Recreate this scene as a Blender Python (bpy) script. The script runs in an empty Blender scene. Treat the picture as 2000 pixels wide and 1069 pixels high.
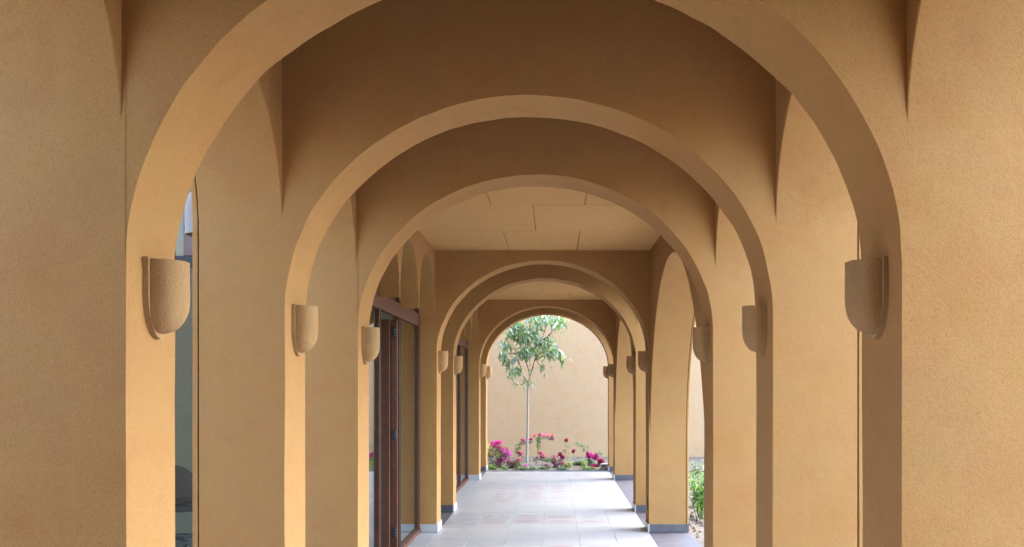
import bpy, bmesh, math, random
from mathutils import Vector, Matrix, noise, Euler

sc = bpy.context.scene
COL = sc.collection
R = math.radians
rnd = random.Random(7)

# ------------------------------------------------------------------ camera, sky, sun, exposure
F = 1850.0                       # focal length in photo pixels (photo 2000 px wide)
VX, VY = 1081.5, 757.0           # vanishing point of the corridor in the photo
EYE = 1.637
cam = bpy.data.cameras.new('camera')
cam.sensor_width = 36.0
cam.lens = F / 2000.0 * 36.0
cam.shift_x = -(VX - 1000.0) / 2000.0
cam.shift_y = (VY - 534.5) / 2000.0
cam.clip_start = 0.05
cam.clip_end = 2000
cam_o = bpy.data.objects.new('camera', cam)
cam_o.location = (0, 0, EYE)
cam_o.rotation_euler = (R(90), 0, 0)
COL.objects.link(cam_o)
sc.camera = cam_o

SUN_EL, SUN_AZ = R(45), R(72)    # azimuth measured from +Y (along the corridor) towards +X (garden side)
world = bpy.data.worlds.new('World')
sc.world = world
world.use_nodes = True
wn = world.node_tree.nodes
sky = wn.new('ShaderNodeTexSky')
sky.sky_type = 'NISHITA'
sky.sun_disc = False
sky.sun_elevation = SUN_EL
sky.sun_rotation = SUN_AZ
sky.dust_density = 1.0
sky.air_density = 1.0
world.node_tree.links.new(sky.outputs[0], wn['Background'].inputs[0])
wn['Background'].inputs[1].default_value = 0.15
sun = bpy.data.lights.new('sun', 'SUN')
sun.energy = 0.72
sun.angle = R(75)
sun.color = (1.0, 0.96, 0.91)
sun_o = bpy.data.objects.new('sun', sun)
sd = Vector((math.sin(SUN_AZ) * math.cos(SUN_EL), math.cos(SUN_AZ) * math.cos(SUN_EL), math.sin(SUN_EL)))
sun_o.rotation_euler = (-sd).to_track_quat('-Z', 'Y').to_euler()
sun_o.location = sd * 30
COL.objects.link(sun_o)

vs = sc.view_settings
vs.view_transform = 'Standard'
vs.look = 'None'
vs.exposure = 3.6
vs.gamma = 1.0
vs.use_curve_mapping = False
cy = sc.cycles
cy.max_bounces = 14
cy.diffuse_bounces = 9
cy.glossy_bounces = 5
cy.transparent_max_bounces = 16
cy.caustics_reflective = False
cy.caustics_refractive = False
cy.use_denoising = True
try:
    cy.denoiser = 'OPENIMAGEDENOISE'
    cy.denoising_input_passes = 'RGB_ALBEDO_NORMAL'
except Exception:
    pass

def at(u, v, d):
    """photo pixel at distance d along the corridor -> world point"""
    return Vector(((u - VX) * d / F, d, EYE + (VY - v) * d / F))

# ------------------------------------------------------------------ materials
MATS = {}
class NT:
    def __init__(s, name):
        s.m = bpy.data.materials.new(name)
        s.m.use_nodes = True
        s.t = s.m.node_tree
        s.bsdf = s.t.nodes['Principled BSDF']
        s.out = s.t.nodes['Material Output']
        MATS[name] = s.m
    def n(s, typ, **kw):
        nd = s.t.nodes.new(typ)
        for k, v in kw.items():
            if k.startswith('i_'):
                nd.inputs[int(k[2:])].default_value = v
            else:
                setattr(nd, k, v)
        return nd
    def l(s, a, b):
        s.t.links.new(a, b)
    def pos(s):
        return s.n('ShaderNodeNewGeometry').outputs['Position']
    def noise(s, vec, scale, detail=3.0, rough=0.55):
        nd = s.n('ShaderNodeTexNoise')
        nd.inputs['Scale'].default_value = scale
        nd.inputs['Detail'].default_value = detail
        nd.inputs['Roughness'].default_value = rough
        s.l(vec, nd.inputs['Vector'])
        return nd.outputs['Fac']
    def ramp(s, fac, stops):
        nd = s.n('ShaderNodeValToRGB')
        cr = nd.color_ramp
        while len(cr.elements) < len(stops):
            cr.elements.new(0.5)
        for e, (p, c) in zip(cr.elements, stops):
            e.position = p
            e.color = (*c, 1) if len(c) == 3 else c
        s.l(fac, nd.inputs[0])
        return nd.outputs[0]
    def mix(s, fac, a, b, mode='MIX'):
        nd = s.n('ShaderNodeMix', data_type='RGBA', blend_type=mode)
        for sock, v in ((nd.inputs[0], fac), (nd.inputs[6], a), (nd.inputs[7], b)):
            if isinstance(v, (int, float)):
                sock.default_value = v
            elif isinstance(v, tuple):
                sock.default_value = (*v, 1) if len(v) == 3 else v
            else:
                s.l(v, sock)
        return nd.outputs[2]
    def math(s, op, a, b=None):
        nd = s.n('ShaderNodeMath', operation=op)
        for sock, v in ((nd.inputs[0], a), (nd.inputs[1], b)):
            if v is None:
                continue
            if isinstance(v, (int, float)):
                sock.default_value = v
            else:
                s.l(v, sock)
        return nd.outputs[0]
    def bump(s, h, strength, dist):
        nd = s.n('ShaderNodeBump')
        nd.inputs['Strength'].default_value = strength
        nd.inputs['Distance'].default_value = dist
        s.l(h, nd.inputs['Height'])
        s.l(nd.outputs[0], s.bsdf.inputs['Normal'])
        return nd
    def color(s, c):
        if isinstance(c, tuple):
            s.bsdf.inputs['Base Color'].default_value = (*c, 1)
        else:
            s.l(c, s.bsdf.inputs['Base Color'])
    def rough(s, r, spec=0.5):
        if isinstance(r, (int, float)):
            s.bsdf.inputs['Roughness'].default_value = r
        else:
            s.l(r, s.bsdf.inputs['Roughness'])
        s.bsdf.inputs['Specular IOR Level'].default_value = spec

def stucco(name, base, grain=250.0, dark=0.50, mott=0.10, bump=0.28, dist=0.004):
    m = NT(name)
    p = m.pos()
    fine = m.noise(p, grain, 2.0, 0.7)
    mid = m.noise(p, grain * 0.33, 3.0, 0.65)
    big = m.noise(p, 2.6, 5.0, 0.62)
    blot = m.noise(p, 6.0, 4.0, 0.6)
    hi = tuple(min(1, c * 1.06) for c in base)
    lo = tuple(c * dark for c in base)
    c1 = m.ramp(fine, [(0.28, lo), (0.52, base), (0.75, hi)])
    c2 = m.ramp(mid, [(0.30, tuple(c * 0.86 for c in base)), (0.55, base), (0.8, hi)])
    c = m.mix(0.4, c1, c2)
    # uneven pigment: warmer and greyer patches of the hand-applied render
    t = m.ramp(big, [(0.3, (1 - mott * .35, 1 - mott * .9, 1 - mott * 1.5)), (0.5, (1, 1, 1)), (0.72, (1 - mott * .7, 1 - mott * .45, 1 - mott * .1))])
    c = m.mix(1.0, c, t, 'MULTIPLY')
    t2 = m.ramp(blot, [(0.30, (0.96, 0.915, 0.93)), (0.5, (1, 1, 1)), (0.7, (0.965, 1.0, 0.94))])
    c = m.mix(1.0, c, t2, 'MULTIPLY')
    if grain > 150:
        # hairline cracks here and there, and a faint grubby tide above the floor
        vo = m.n('ShaderNodeTexVoronoi', feature='DISTANCE_TO_EDGE')
        vo.inputs['Scale'].default_value = 1.15
        wv = m.n('ShaderNodeTexNoise'); wv.inputs['Scale'].default_value = 5.0; wv.inputs['Detail'].default_value = 4.0
        m.l(p, wv.inputs['Vector'])
        ad = m.mix(0.18, p, wv.outputs['Color'], 'ADD')
        m.l(ad, vo.inputs['Vector'])
        line = m.ramp(vo.outputs['Distance'], [(0.0, (1, 1, 1)), (0.0045, (0, 0, 0))])
        gate = m.ramp(m.noise(p, 0.9, 2.0), [(0.56, (0, 0, 0)), (0.66, (1, 1, 1))])
        c = m.mix(m.math('MULTIPLY', m.math('MULTIPLY', line, gate), 0.22), c, tuple(x * 0.45 for x in base))
        sep = m.n('ShaderNodeSeparateXYZ'); m.l(p, sep.inputs[0])
        low = m.math('MULTIPLY', m.ramp(sep.outputs[2], [(0.09, (1, 1, 1)), (0.55, (0, 0, 0))]), m.ramp(m.noise(p, 4.0, 5.0, 0.7), [(0.42, (0, 0, 0)), (0.68, (1, 1, 1))]))
        c = m.mix(m.math('MULTIPLY', low, 0.22), c, (base[0] * .62, base[1] * .66, base[2] * .8))
        # pale rubbed streaks
        st = m.n('ShaderNodeMapping'); st.inputs['Scale'].default_value = (7.0, 7.0, 0.55); m.l(p, st.inputs['Vector'])
        sk = m.ramp(m.noise(st.outputs[0], 1.0, 5.0, 0.65), [(0.60, (0, 0, 0)), (0.78, (1, 1, 1))])
        c = m.mix(m.math('MULTIPLY', sk, 0.20), c, tuple(min(1, x * 1.22 + .02) for x in base))
    m.color(c)
    m.rough(0.92, 0.18)
    h = m.math('ADD', m.math('MULTIPLY', fine, 0.7), m.math('ADD', mid, m.math('MULTIPLY', blot, 2.0)))
    m.bump(h, bump, dist)
    return m.m

OCHRE = (0.395, 0.213, 0.078)
stucco('stucco', OCHRE)
stucco('stucco_wall', (0.44, 0.297, 0.172), grain=120, dark=0.85, mott=0.10, bump=0.25)
stucco('stucco_lamp', (0.40, 0.245, 0.115), grain=330, dark=0.38, mott=0.05, bump=0.75)
stucco('stucco_pale', (0.31, 0.29, 0.26), grain=260, dark=0.8, mott=0.03)
stucco('ceiling_board', (0.56, 0.32, 0.12), grain=60, dark=0.93, mott=0.05, bump=0.1)
stucco('cream_bounce', (0.62, 0.56, 0.47), grain=60, dark=0.9, mott=0.05, bump=0.1)  # finish of the added passage wall, pale so its bounce light stays neutral
stucco('room_plaster', (0.27, 0.255, 0.185), grain=60, dark=0.95, mott=0.03, bump=0.1)

def simple(name, c, r=0.6, spec=0.4, var=0.12, scale=30.0, bump=0.0, metal=0.0):
    m = NT(name)
    n = m.noise(m.pos(), scale, 4.0, 0.6)
    m.color(m.ramp(n, [(0.3, tuple(x * (1 - var) for x in c)), (0.7, tuple(min(1, x * (1 + var)) for x in c))]))
    m.rough(r, spec)
    m.bsdf.inputs['Metallic'].default_value = metal
    if bump:
        m.bump(n, bump, 0.004)
    return m.m
simple('grout', (0.21, 0.215, 0.22), 0.9)
simple('marble_white', (0.40, 0.405, 0.42), 0.35, 0.5, 0.06, 9)
simple('slate', (0.088, 0.081, 0.092), 0.55, 0.4, 0.22, 7, 0.15)
simple('mahogany', (0.085, 0.030, 0.017), 0.34, 0.5, 0.25, 14)
simple('mahogany_light', (0.08, 0.030, 0.016), 0.6, 0.3, 0.2, 14)
simple('gasket', (0.012, 0.011, 0.012), 0.5, 0.4, 0.1)
simple('black_metal', (0.02, 0.02, 0.022), 0.4, 0.5, 0.1)
simple('steel', (0.6, 0.6, 0.6), 0.25, 0.5, 0.05, 30, 0, 1.0)
simple('bark', (0.27, 0.255, 0.235), 0.85, 0.2, 0.3, 40, 0.5)
simple('twig', (0.20, 0.13, 0.09), 0.8, 0.2, 0.25, 40)
simple('green_stem', (0.16, 0.20, 0.07), 0.7, 0.3, 0.25, 40)
simple('straw', (0.42, 0.42, 0.16), 0.7, 0.3, 0.25, 30)
simple('soil', (0.15, 0.125, 0.10), 0.95, 0.1, 0.35, 25, 0.9)
simple('pale_gravel', (0.33, 0.31, 0.28), 0.95, 0.1, 0.25, 45, 0.8)
simple('ground_sand', (0.27, 0.22, 0.165), 0.95, 0.1, 0.15, 3, 0.4)
simple('stone_chip', (0.24, 0.225, 0.21), 0.85, 0.2, 0.35, 4)
simple('clod', (0.15, 0.125, 0.10), 0.95, 0.1, 0.3, 6)
simple('roof_screed', (0.45, 0.42, 0.38), 0.9, 0.2, 0.1, 5)
simple('room_tile', (0.22, 0.22, 0.25), 0.3, 0.5, 0.08, 5)
simple('black_leather', (0.018, 0.018, 0.022), 0.32, 0.5, 0.2, 60, 0.15)
simple('plastic_white', (0.7, 0.7, 0.7), 0.4, 0.5, 0.04)
simple('lamp_glass', (0.55, 0.55, 0.5), 0.25, 0.5, 0.03)
simple('clay', (0.35, 0.17, 0.10), 0.8, 0.2, 0.15, 20)

def tile_mat(name, motif):
    m = NT(name)
    oi = m.n('ShaderNodeObjectInfo')
    tc = m.n('ShaderNodeTexCoord')
    p = m.pos()
    vein = m.noise(p, 5.0, 5.0, 0.65)
    fine = m.noise(p, 60.0, 3.0, 0.6)
    base = m.ramp(vein, [(0.3, (0.285, 0.298, 0.305)), (0.55, (0.325, 0.338, 0.345)), (0.8, (0.35, 0.36, 0.365))])
    v = m.ramp(oi.outputs['Random'], [(0.0, (0.95, 0.95, 0.96)), (1.0, (1.02, 1.015, 1.0))])
    base = m.mix(1.0, base, v, 'MULTIPLY')
    if motif:
        sep = m.n('ShaderNodeSeparateXYZ')
        m.l(tc.outputs['Object'], sep.inputs[0])
        x, y = sep.outputs[0], sep.outputs[1]
        def disc(cx, cy_, r):
            dx = m.math('SUBTRACT', x, cx); dy = m.math('SUBTRACT', y, cy_)
            dd = m.math('SQRT', m.math('ADD', m.math('MULTIPLY', dx, dx), m.math('MULTIPLY', dy, dy)))
            return m.math('LESS_THAN', dd, r)
        box = m.math('MULTIPLY', m.math('LESS_THAN', m.math('ABSOLUTE', x), 0.165), m.math('LESS_THAN', m.math('ABSOLUTE', y), 0.172))
        if motif == 'disc':
            k = disc(0, 0, 0.158)
        elif motif == 'bow':
            k = m.math('MAXIMUM', disc(-0.172, 0, 0.150), disc(0.172, 0, 0.150))
        elif motif == 'lens':
            k = m.math('MULTIPLY', disc(0, -0.09, 0.185), disc(0, 0.09, 0.185))
        else:
            k = m.math('MAXIMUM', disc(0, -0.172, 0.150), disc(0, 0.172, 0.150))
        k = m.math('MULTIPLY', k, box)
        tint = m.ramp(oi.outputs['Random'], [(0.0, (0.275, 0.225, 0.24)), (0.45, (0.28, 0.23, 0.245)), (0.55, (0.265, 0.262, 0.27)), (1.0, (0.275, 0.272, 0.28))])
        worn = m.ramp(fine, [(0.25, (0.55, 0.55, 0.55)), (0.6, (1, 1, 1))])
        base = m.mix(m.math('MULTIPLY', k, worn), base, tint)
    m.color(base)
    m.rough(m.ramp(vein, [(0.3, (0.30, 0.30, 0.30)), (0.7, (0.44, 0.44, 0.44))]), 0.5)
    m.bump(fine, 0.06, 0.002)
    return m.m
for mo in ('', 'disc', 'bow', 'lens', 'cup'):
    tile_mat('tile_' + (mo or 'plain'), mo)

def leaf_mat(name, c1, c2, rough=0.4, trans=0.25, spec=0.5):
    m = NT(name)
    oi = m.n('ShaderNodeObjectInfo')
    n = m.noise(m.pos(), 14.0, 2.0)
    c = m.mix(n, c1, c2)
    v = m.ramp(oi.outputs['Random'], [(0, (0.75, 0.85, 0.8)), (1, (1.2, 1.15, 1.05))])
    c = m.mix(1.0, c, v, 'MULTIPLY')
    m.color(c)
    m.rough(rough, spec)
    tr = m.n('ShaderNodeBsdfTranslucent')
    m.l(m.mix(1.0, c, (1.3, 1.5, 0.7), 'MULTIPLY'), tr.inputs[0])
    mx = m.n('ShaderNodeMixShader')
    mx.inputs[0].default_value = trans
    m.l(m.bsdf.outputs[0], mx.inputs[1])
    m.l(tr.outputs[0], mx.inputs[2])
    m.l(mx.outputs[0], m.out.inputs[0])
    return m.m
leaf_mat('tree_leaf', (0.105, 0.175, 0.12), (0.24, 0.32, 0.22), 0.28, 0.32, 0.9)
leaf_mat('tree_leaf_young', (0.18, 0.29, 0.09), (0.28, 0.40, 0.16), 0.4, 0.4)
leaf_mat('shrub_leaf', (0.06, 0.11, 0.035), (0.16, 0.20, 0.07), 0.5, 0.25)
leaf_mat('grey_leaf', (0.16, 0.21, 0.15), (0.26, 0.30, 0.22), 0.6, 0.2)
leaf_mat('oleander_leaf', (0.08, 0.17, 0.03), (0.20, 0.34, 0.07), 0.4, 0.35)
leaf_mat('grass_leaf', (0.20, 0.26, 0.06), (0.40, 0.42, 0.14), 0.5, 0.3)
leaf_mat('bract_magenta', (0.55, 0.03, 0.32), (0.62, 0.10, 0.48), 0.6, 0.4)
leaf_mat('bract_purple', (0.48, 0.08, 0.50), (0.60, 0.20, 0.62), 0.6, 0.4)
leaf_mat('bract_pink', (0.65, 0.12, 0.30), (0.70, 0.30, 0.45), 0.6, 0.4)
leaf_mat('petal_red', (0.40, 0.02, 0.15), (0.50, 0.08, 0.26), 0.5, 0.35)
leaf_mat('petal_cream', (0.75, 0.66, 0.42), (0.80, 0.72, 0.5), 0.6, 0.4)

def glass_mat():
    m = NT('window_glass')
    lw = m.n('ShaderNodeLayerWeight')
    lw.inputs['Blend'].default_value = 0.5
    f5 = m.math('POWER', lw.outputs['Facing'], 4.2)
    fac = m.math('ADD', m.math('MULTIPLY', f5, 0.95), 0.028)
    tr = m.n('ShaderNodeBsdfTransparent'); tr.inputs[0].default_value = (0.78, 0.82, 0.80, 1)
    gl = m.n('ShaderNodeBsdfGlossy'); gl.inputs['Roughness'].default_value = 0.0
    gl.inputs[0].default_value = (0.95, 0.97, 1, 1)
    mx = m.n('ShaderNodeMixShader')
    m.l(fac, mx.inputs[0]); m.l(tr.outputs[0], mx.inputs[1]); m.l(gl.outputs[0], mx.inputs[2])
    m.l(mx.outputs[0], m.out.inputs[0])
glass_mat()

# ------------------------------------------------------------------ mesh helpers
def link(name, me, mat=None, parent=None):
    o = bpy.data.objects.new(name, me)
    COL.objects.link(o)
    if mat is not None and me is not None and not me.materials:
        me.materials.append(MATS[mat])
    if parent is not None:
        o.parent = parent
    return o

def from_bm(name, bm, mat, parent=None, smooth=None, bevel=0.0, seg=2):
    bmesh.ops.recalc_face_normals(bm, faces=bm.faces)
    me = bpy.data.meshes.new(name)
    bm.to_mesh(me); bm.free()
    if smooth is not None:
        for p in me.polygons:
            p.use_smooth = True
        me.set_sharp_from_angle(angle=R(smooth))
    o = link(name, me, mat, parent)
    if bevel:
        b = o.modifiers.new('bevel', 'BEVEL')
        b.width = bevel; b.segments = seg; b.limit_method = 'ANGLE'; b.angle_limit = R(40)
        b.harden_normals = False
        w = o.modifiers.new('wn', 'WEIGHTED_NORMAL'); w.keep_sharp = True
    return o

def bm_box(bm, x0, x1, y0, y1, z0, z1):
    v = [bm.verts.new(p) for p in ((x0, y0, z0), (x1, y0, z0), (x1, y1, z0), (x0, y1, z0),
                                   (x0, y0, z1), (x1, y0, z1), (x1, y1, z1), (x0, y1, z1))]
    for f in ((0, 3, 2, 1), (4, 5, 6, 7), (0, 1, 5, 4), (1, 2, 6, 5), (2, 3, 7, 6), (3, 0, 4, 7)):
        bm.faces.new([v[i] for i in f])

def box(name, x0, x1, y0, y1, z0, z1, mat, parent=None, bevel=0.0):
    bm = bmesh.new()
    bm_box(bm, x0, x1, y0, y1, z0, z1)
    return from_bm(name, bm, mat, parent, 30 if bevel else None, bevel)

def prism(name, pts, faces, fa, fb, mat, parent=None, smooth=28, bevel=0.006):
    """pts: 2D points, faces: index loops; fa/fb map a point to 3D on the two sides."""
    bm = bmesh.new()
    A = [bm.verts.new(fa(*p)) for p in pts]
    B = [bm.verts.new(fb(*p)) for p in pts]
    cnt = {}
    for f in faces:
        bm.faces.new([A[i] for i in f])
        bm.faces.new([B[i] for i in reversed(f)])
        for a, b in zip(f, f[1:] + f[:1]):
            k = (min(a, b), max(a, b))
            cnt[k] = cnt.get(k, 0) + 1
    for (a, b), c in cnt.items():
        if c == 1:
            bm.faces.new([A[a], A[b], B[b], B[a]])
    return from_bm(name, bm, mat, parent, smooth, bevel)

def tube(bm, pts, r0, r1, n=6):
    rings = []
    k = len(pts)
    for i, p in enumerate(pts):
        p = Vector(p)
        d = (Vector(pts[min(i + 1, k - 1)]) - Vector(pts[max(i - 1, 0)])).normalized()
        a = d.cross(Vector((0.3, 0.9, 0.2))).normalized()
        b = d.cross(a).normalized()
        r = r0 + (r1 - r0) * i / (k - 1)
        rings.append([bm.verts.new(p + (a * math.cos(t) + b * math.sin(t)) * r) for t in [2 * math.pi * j / n for j in range(n)]])
    for q, w in zip(rings, rings[1:]):
        for j in range(n):
            bm.faces.new((q[j], q[(j + 1) % n], w[(j + 1) % n], w[j]))
    bm.faces.new(rings[-1]); bm.faces.new(list(reversed(rings[0])))

def empty(name, loc, label=None, cat=None, group=None, kind=None):
    o = bpy.data.objects.new(name, None)
    o.empty_display_size = 0.1
    o.location = loc
    COL.objects.link(o)
    tag(o, label, cat, group, kind)
    return o

def tag(o, label=None, cat=None, group=None, kind=None):
    if label: o['label'] = label
    if cat: o['category'] = cat
    if group: o['group'] = group
    if kind: o['kind'] = kind
    return o

def wob(x, y, z, amp, sc_=2.3):
    return amp * noise.noise(Vector((x * sc_, y * sc_, z * sc_)))

# ------------------------------------------------------------------ layout of the arcade
XL, XR = -1.3227, 1.0773                 # jamb planes of the cross arches
XC = (XL + XR) / 2
HALF = (XR - XL) / 2
OXL, OXR = -1.777, 1.525                 # outer edges of the piers
SL0, SL1 = -1.337, -1.540                # side wall on the glazed side (corridor face, outer face)
SR0, SR1 = 1.0915, 1.295                 # side wall on the garden side
T = 0.38
ARCH = [1.185, 2.929, 4.66, 6.40, 10.71, 12.455, 16.75, 18.495]     # front faces
BACK0 = -3.11                            # last arch, behind the camera
SPRING, RISE = 2.02, 1.054
SSPR = 2.422                             # spring of the side arches
CEIL = 3.185
TOP = 3.27
TALL = 5.00                              # the short bays rise into closed lanterns
ALL = [BACK0] + ARCH

arcade = empty('arcade_building', (XC, 8.0, 0), 'ochre stucco arcade of seven nested round arches over a tiled walk', 'building')

def P(o):
    """parent to the arcade keeping world coordinates"""
    o.parent = arcade
    o.matrix_parent_inverse = arcade.matrix_basis.inverted()
    return o
bpy.context.view_layer.update()

def flare(z):
    return 0.0

def cross_arch(y0):
    y1 = y0 + T
    TOP2 = TALL
    pts, faces = [], []
    def pier(side):
        xo = OXL + 0.031 if side < 0 else OXR - 0.031
        xj = XL if side < 0 else XR
        zs = [0, 0.7, 1.4, 1.75, 2.0, 2.25, 2.5, 2.75, 3.0, TOP2]
        loop = []
        for z in zs:
            pts.append((xo + side * flare(z), z)); loop.append(len(pts) - 1)
        top_in = len(pts); pts.append((xj, TOP2)); loop.append(top_in)
        spr = len(pts); pts.append((xj, SPRING)); loop.append(spr)
        for z in (1.6, 1.2, 0.8, 0.4, 0.0):
            pts.append((xj, z)); loop.append(len(pts) - 1)
        faces.append(loop)
        return spr, top_in
    l_low, l_top = pier(-1)
    r_low, r_top = pier(1)
    N = 128
    low, top = [l_low], [l_top]
    for k in range(1, N):
        th = math.pi * (1 - k / N)
        x, z = XC + HALF * math.cos(th), SPRING + RISE * math.sin(th)
        pts.append((x, z)); low.append(len(pts) - 1)
        pts.append((x, TOP2)); top.append(len(pts) - 1)
    low.append(r_low); top.append(r_top)
    for k in range(N):
        faces.append([low[k], low[k + 1], top[k + 1], top[k]])
    def mp(y):
        def f(x, z):
            if z < TOP2 - 0.001 and XL - 0.01 < x < XR + 0.01:
                e = wob(x, y, z, 0.006, 3.1) + wob(x, y + 5, z, 0.0035, 11.0)
                if z > SPRING:
                    dx, dz = (x - XC), (z - SPRING)
                    r = math.hypot(dx, dz)
                    return (x + e * dx / r, y, z + e * dz / r)
                if z > 0.01:
                    return (x + e * 0.6, y, z)
            return (x, y, z)
        return f
    o = P(prism('cross_arch', pts, faces, mp(y0), mp(y1), 'stucco', None, 28, 0.011))
    # plaster edging strip on the outer side of each pier, set off by a narrow open joint
    for side in (-1, 1):
        xo = OXL if side < 0 else OXR
        xi = xo - side * 0.025
        pp, ff = [], []
        zs = [0, 0.7, 1.4, 1.75, 2.0, 2.25, 2.5, 2.75, 3.0, TOP2 - 0.02]
        for z in zs:
            pp.append((xo + side * flare(z), z)); pp.append((xi + side * flare(z), z))
        for k in range(len(zs) - 1):
            ff.append([2 * k, 2 * k + 1, 2 * k + 3, 2 * k + 2])
        P(prism('pier_edging', pp, ff, lambda x, z: (x + wob(x, y0, z, 0.002, 4), y0 - 0.002, z), lambda x, z: (x, y1 + 0.002, z), 'stucco', None, 28, 0.004))
        # a stop bead deep inside the joint, so that it reads as a groove and not a slot
        P(box('joint_bead', min(xi, xi - side * 0.006) - 0.004, max(xi, xi - side * 0.006) + 0.004, y0 + 0.02, y1 - 0.02, 0, 1.7, 'stucco'))
    return o

for y in ALL:
    cross_arch(y)

def side_wall(xa, xb, y0, y1, spans=None, curve=None, top=TOP - 0.01):
    """wall above side openings; spans = list of (ya, yb, rise); curve = explicit list of (y, z)"""
    low = []
    if curve:
        low = list(curve)
    else:
        first = True
        for (ya, yb, rise) in spans:
            c, h = (ya + yb) / 2, (yb - ya) / 2
            n = 36
            for k in range(n + 1):
                th = math.pi * (1 - k / n)
                low.append((c + h * math.cos(th), SSPR + rise * math.sin(th)))
    low = [(y0 - 0.02, low[0][1] - .01)] + low + [(y1 + 0.02, low[-1][1] - .01)]
    pts, faces = [], []
    for (y, z) in low:
        pts.append((y, z)); pts.append((y, top))
    for k in range(len(low) - 1):
        if low[k + 1][0] - low[k][0] > 1e-5:
            faces.append([2 * k, 2 * k + 2, 2 * k + 3, 2 * k + 1])
    def mp(x):
        def f(y, z):
            if z < top - 0.02:
                k_ = min(1.0, max(0.0, min(y - y0, y1 - y) / 0.08))
                return (x, y + k_ * wob(x, y, z + 3, 0.003, 5.0), z + k_ * wob(x, y, z, 0.004, 5.0))
            return (x, y, z)
        return f
    return P(prism('side_arch', pts, faces, mp(xa), mp(xb), 'stucco', None, 28, 0.005))

LIP = 0.012
for i in range(len(ALL) - 1):
    ya, yb = ALL[i] + T, ALL[i + 1]
    if yb - ya < 2.0:
        for xa, xb in ((OXL + 0.03, SL0), (SR0, OXR - 0.03)):
            side_wall(xa, xb, ya, yb, [(ya - .0006, yb + .0006, (yb - ya) / 2)], top=TALL - 0.005)
        for xa, xb in ((OXL, OXL + 0.025), (OXR - 0.025, OXR)):
            side_wall(xa, xb, ya, yb, [(ya - .0006, yb + .0006, (yb - ya) / 2)], top=TALL - 0.005)
    else:
        p1, p2 = ya + (yb - ya) * 0.372, ya + (yb - ya) * 0.665
        side_wall(SL1, SL0, ya, yb, [(ya + LIP, p1 - .011, 0.66), (p1 + .011, p2 - .011, 0.62), (p2 + .011, yb - LIP, 0.64)])
        L = yb - ya
        sm = []
        n = 60
        for k in range(n + 1):
            th = math.pi * (1 - k / n)
            f_ = 0.5 + 0.5 * math.cos(th)
            sm.append((ya + L / 2 + (L / 2 + .0006) * math.cos(th), EYE - 0.86 + 0.27 * f_ + (L / 2) * math.sin(th)))
        if yb < 2:          # unseen walls added on both sides of the camera bay to darken the spandrels
            P(box('side_wall', SR0, OXR - .03, ya - .005, yb + .005, 0, TOP - .01, 'stucco'))
            P(box('side_wall', OXL + .03, SL1 - .01, ya - .005, yb + .005, 0, TOP - .01, 'stucco'))
            continue
        side_wall(SR0, OXR - 0.03, ya, yb, curve=sm)
        side_wall(OXR - 0.025, OXR, ya, yb, curve=sm)

# ceilings: cement boards with open joints below a dark backing
back = None
def panel(x0, x1, y0, y1, dz=0.0):
    o = box('ceiling_panel', x0, x1, y0, y1, CEIL + dz, CEIL + 0.018 + dz, 'ceiling_board', None, 0.0015)
    o.parent = back
    return o
for i in range(len(ALL) - 1):
    ya, yb = ALL[i] + T, ALL[i + 1]
    a, b = SL0 + 0.002, SR0 - 0.002
    if yb - ya < 2.0:
        P(box('lantern_roof', OXL - .06, OXR + .06, ALL[i] - .0 + T / 2 + .002, yb + T / 2 - .002, TALL, TALL + .25, 'stucco', None, .01))
    else:
        back = P(box('ceiling', SL0 + .001, SR0 - .001, ya + .001, yb - .001, CEIL + 0.022, CEIL + 0.06, 'gasket'))
        L = (yb - ya)
        r1, r2, rm = ya + L * 0.318, ya + L * 0.658, ya + L * 0.505
        g = 0.0028
        for x0, x1 in ((a, -0.535 - g), (-0.535 + g, 0.262 - g), (0.262 + g, b)):
            panel(x0, x1, ya + .002, r1 - 0.005)
        panel(a, -0.176 - g, r1 + 0.000, rm - 0.001, 0.0008)
        panel(a, -0.176 - g, rm + 0.001, r2 - 0.0015, 0.0012)
        panel(-0.176 + g, b, r1 + 0.006, rm - 0.0008)
        panel(-0.176 + g, b, rm + 0.0008, r2 - 0.004)
        for x0, x1 in ((a, -0.503 - g), (-0.503 + g, 0.2606 - g), (0.2606 + g, b)):
            panel(x0, x1, r2 + 0.0015, yb - .002, rnd.uniform(0, .001))

# roof over the walk and the rooms beside it
for i in range(len(ALL) - 1):
    if ALL[i + 1] - ALL[i] > 3:
        P(box('roof', -1.82, 1.75, ALL[i] + T + .003, ALL[i + 1] - .003, TOP, TOP + 0.30, 'stucco', None, 0.01))
P(box('roof', -7.2, -1.825, 6.4, ARCH[-1] + T + 0.02, TOP, TOP + 0.30, 'stucco', None, 0.01))
P(box('unseen_outer_wall', -5.4, -5.2, BACK0 - 0.9, 6.44, 0, 3.5, 'cream_bounce', None, 0.01))  # unseen wall added to bounce soft light in from the passage side

# skirting round each pier
for i, y0 in enumerate(ALL):
    y1 = y0 + T
    for side in (-1, 1):
        xj = XL if side < 0 else XR
        xo = OXL if side < 0 else OXR
        s = -side                       # towards the corridor
        x0, x1 = sorted((xj - 0.003 * s, xj + 0.013 * s))
        P(box('skirting', x0, x1, y0 - 0.013, y1 + 0.013, 0, 0.092, 'marble_white', None, 0.002))
        fx0, fx1 = sorted((xo - 0.002 * s, xj - 0.0035 * s))
        long_front = i > 0 and (y0 - ALL[i - 1]) > 3
        long_back = i < len(ALL) - 1 and (ALL[i + 1] - y0) > 3
        P(box('skirting', fx0, fx1, y0 - 0.012, y0 + 0.003, 0, 0.091, 'marble_white' if (side < 0 and long_front) else 'slate', None, 0.002))
        P(box('skirting', fx0, fx1, y1 - 0.003, y1 + 0.012, 0, 0.091, 'marble_white' if (side < 0 and long_back) else 'slate', None, 0.002))
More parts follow.
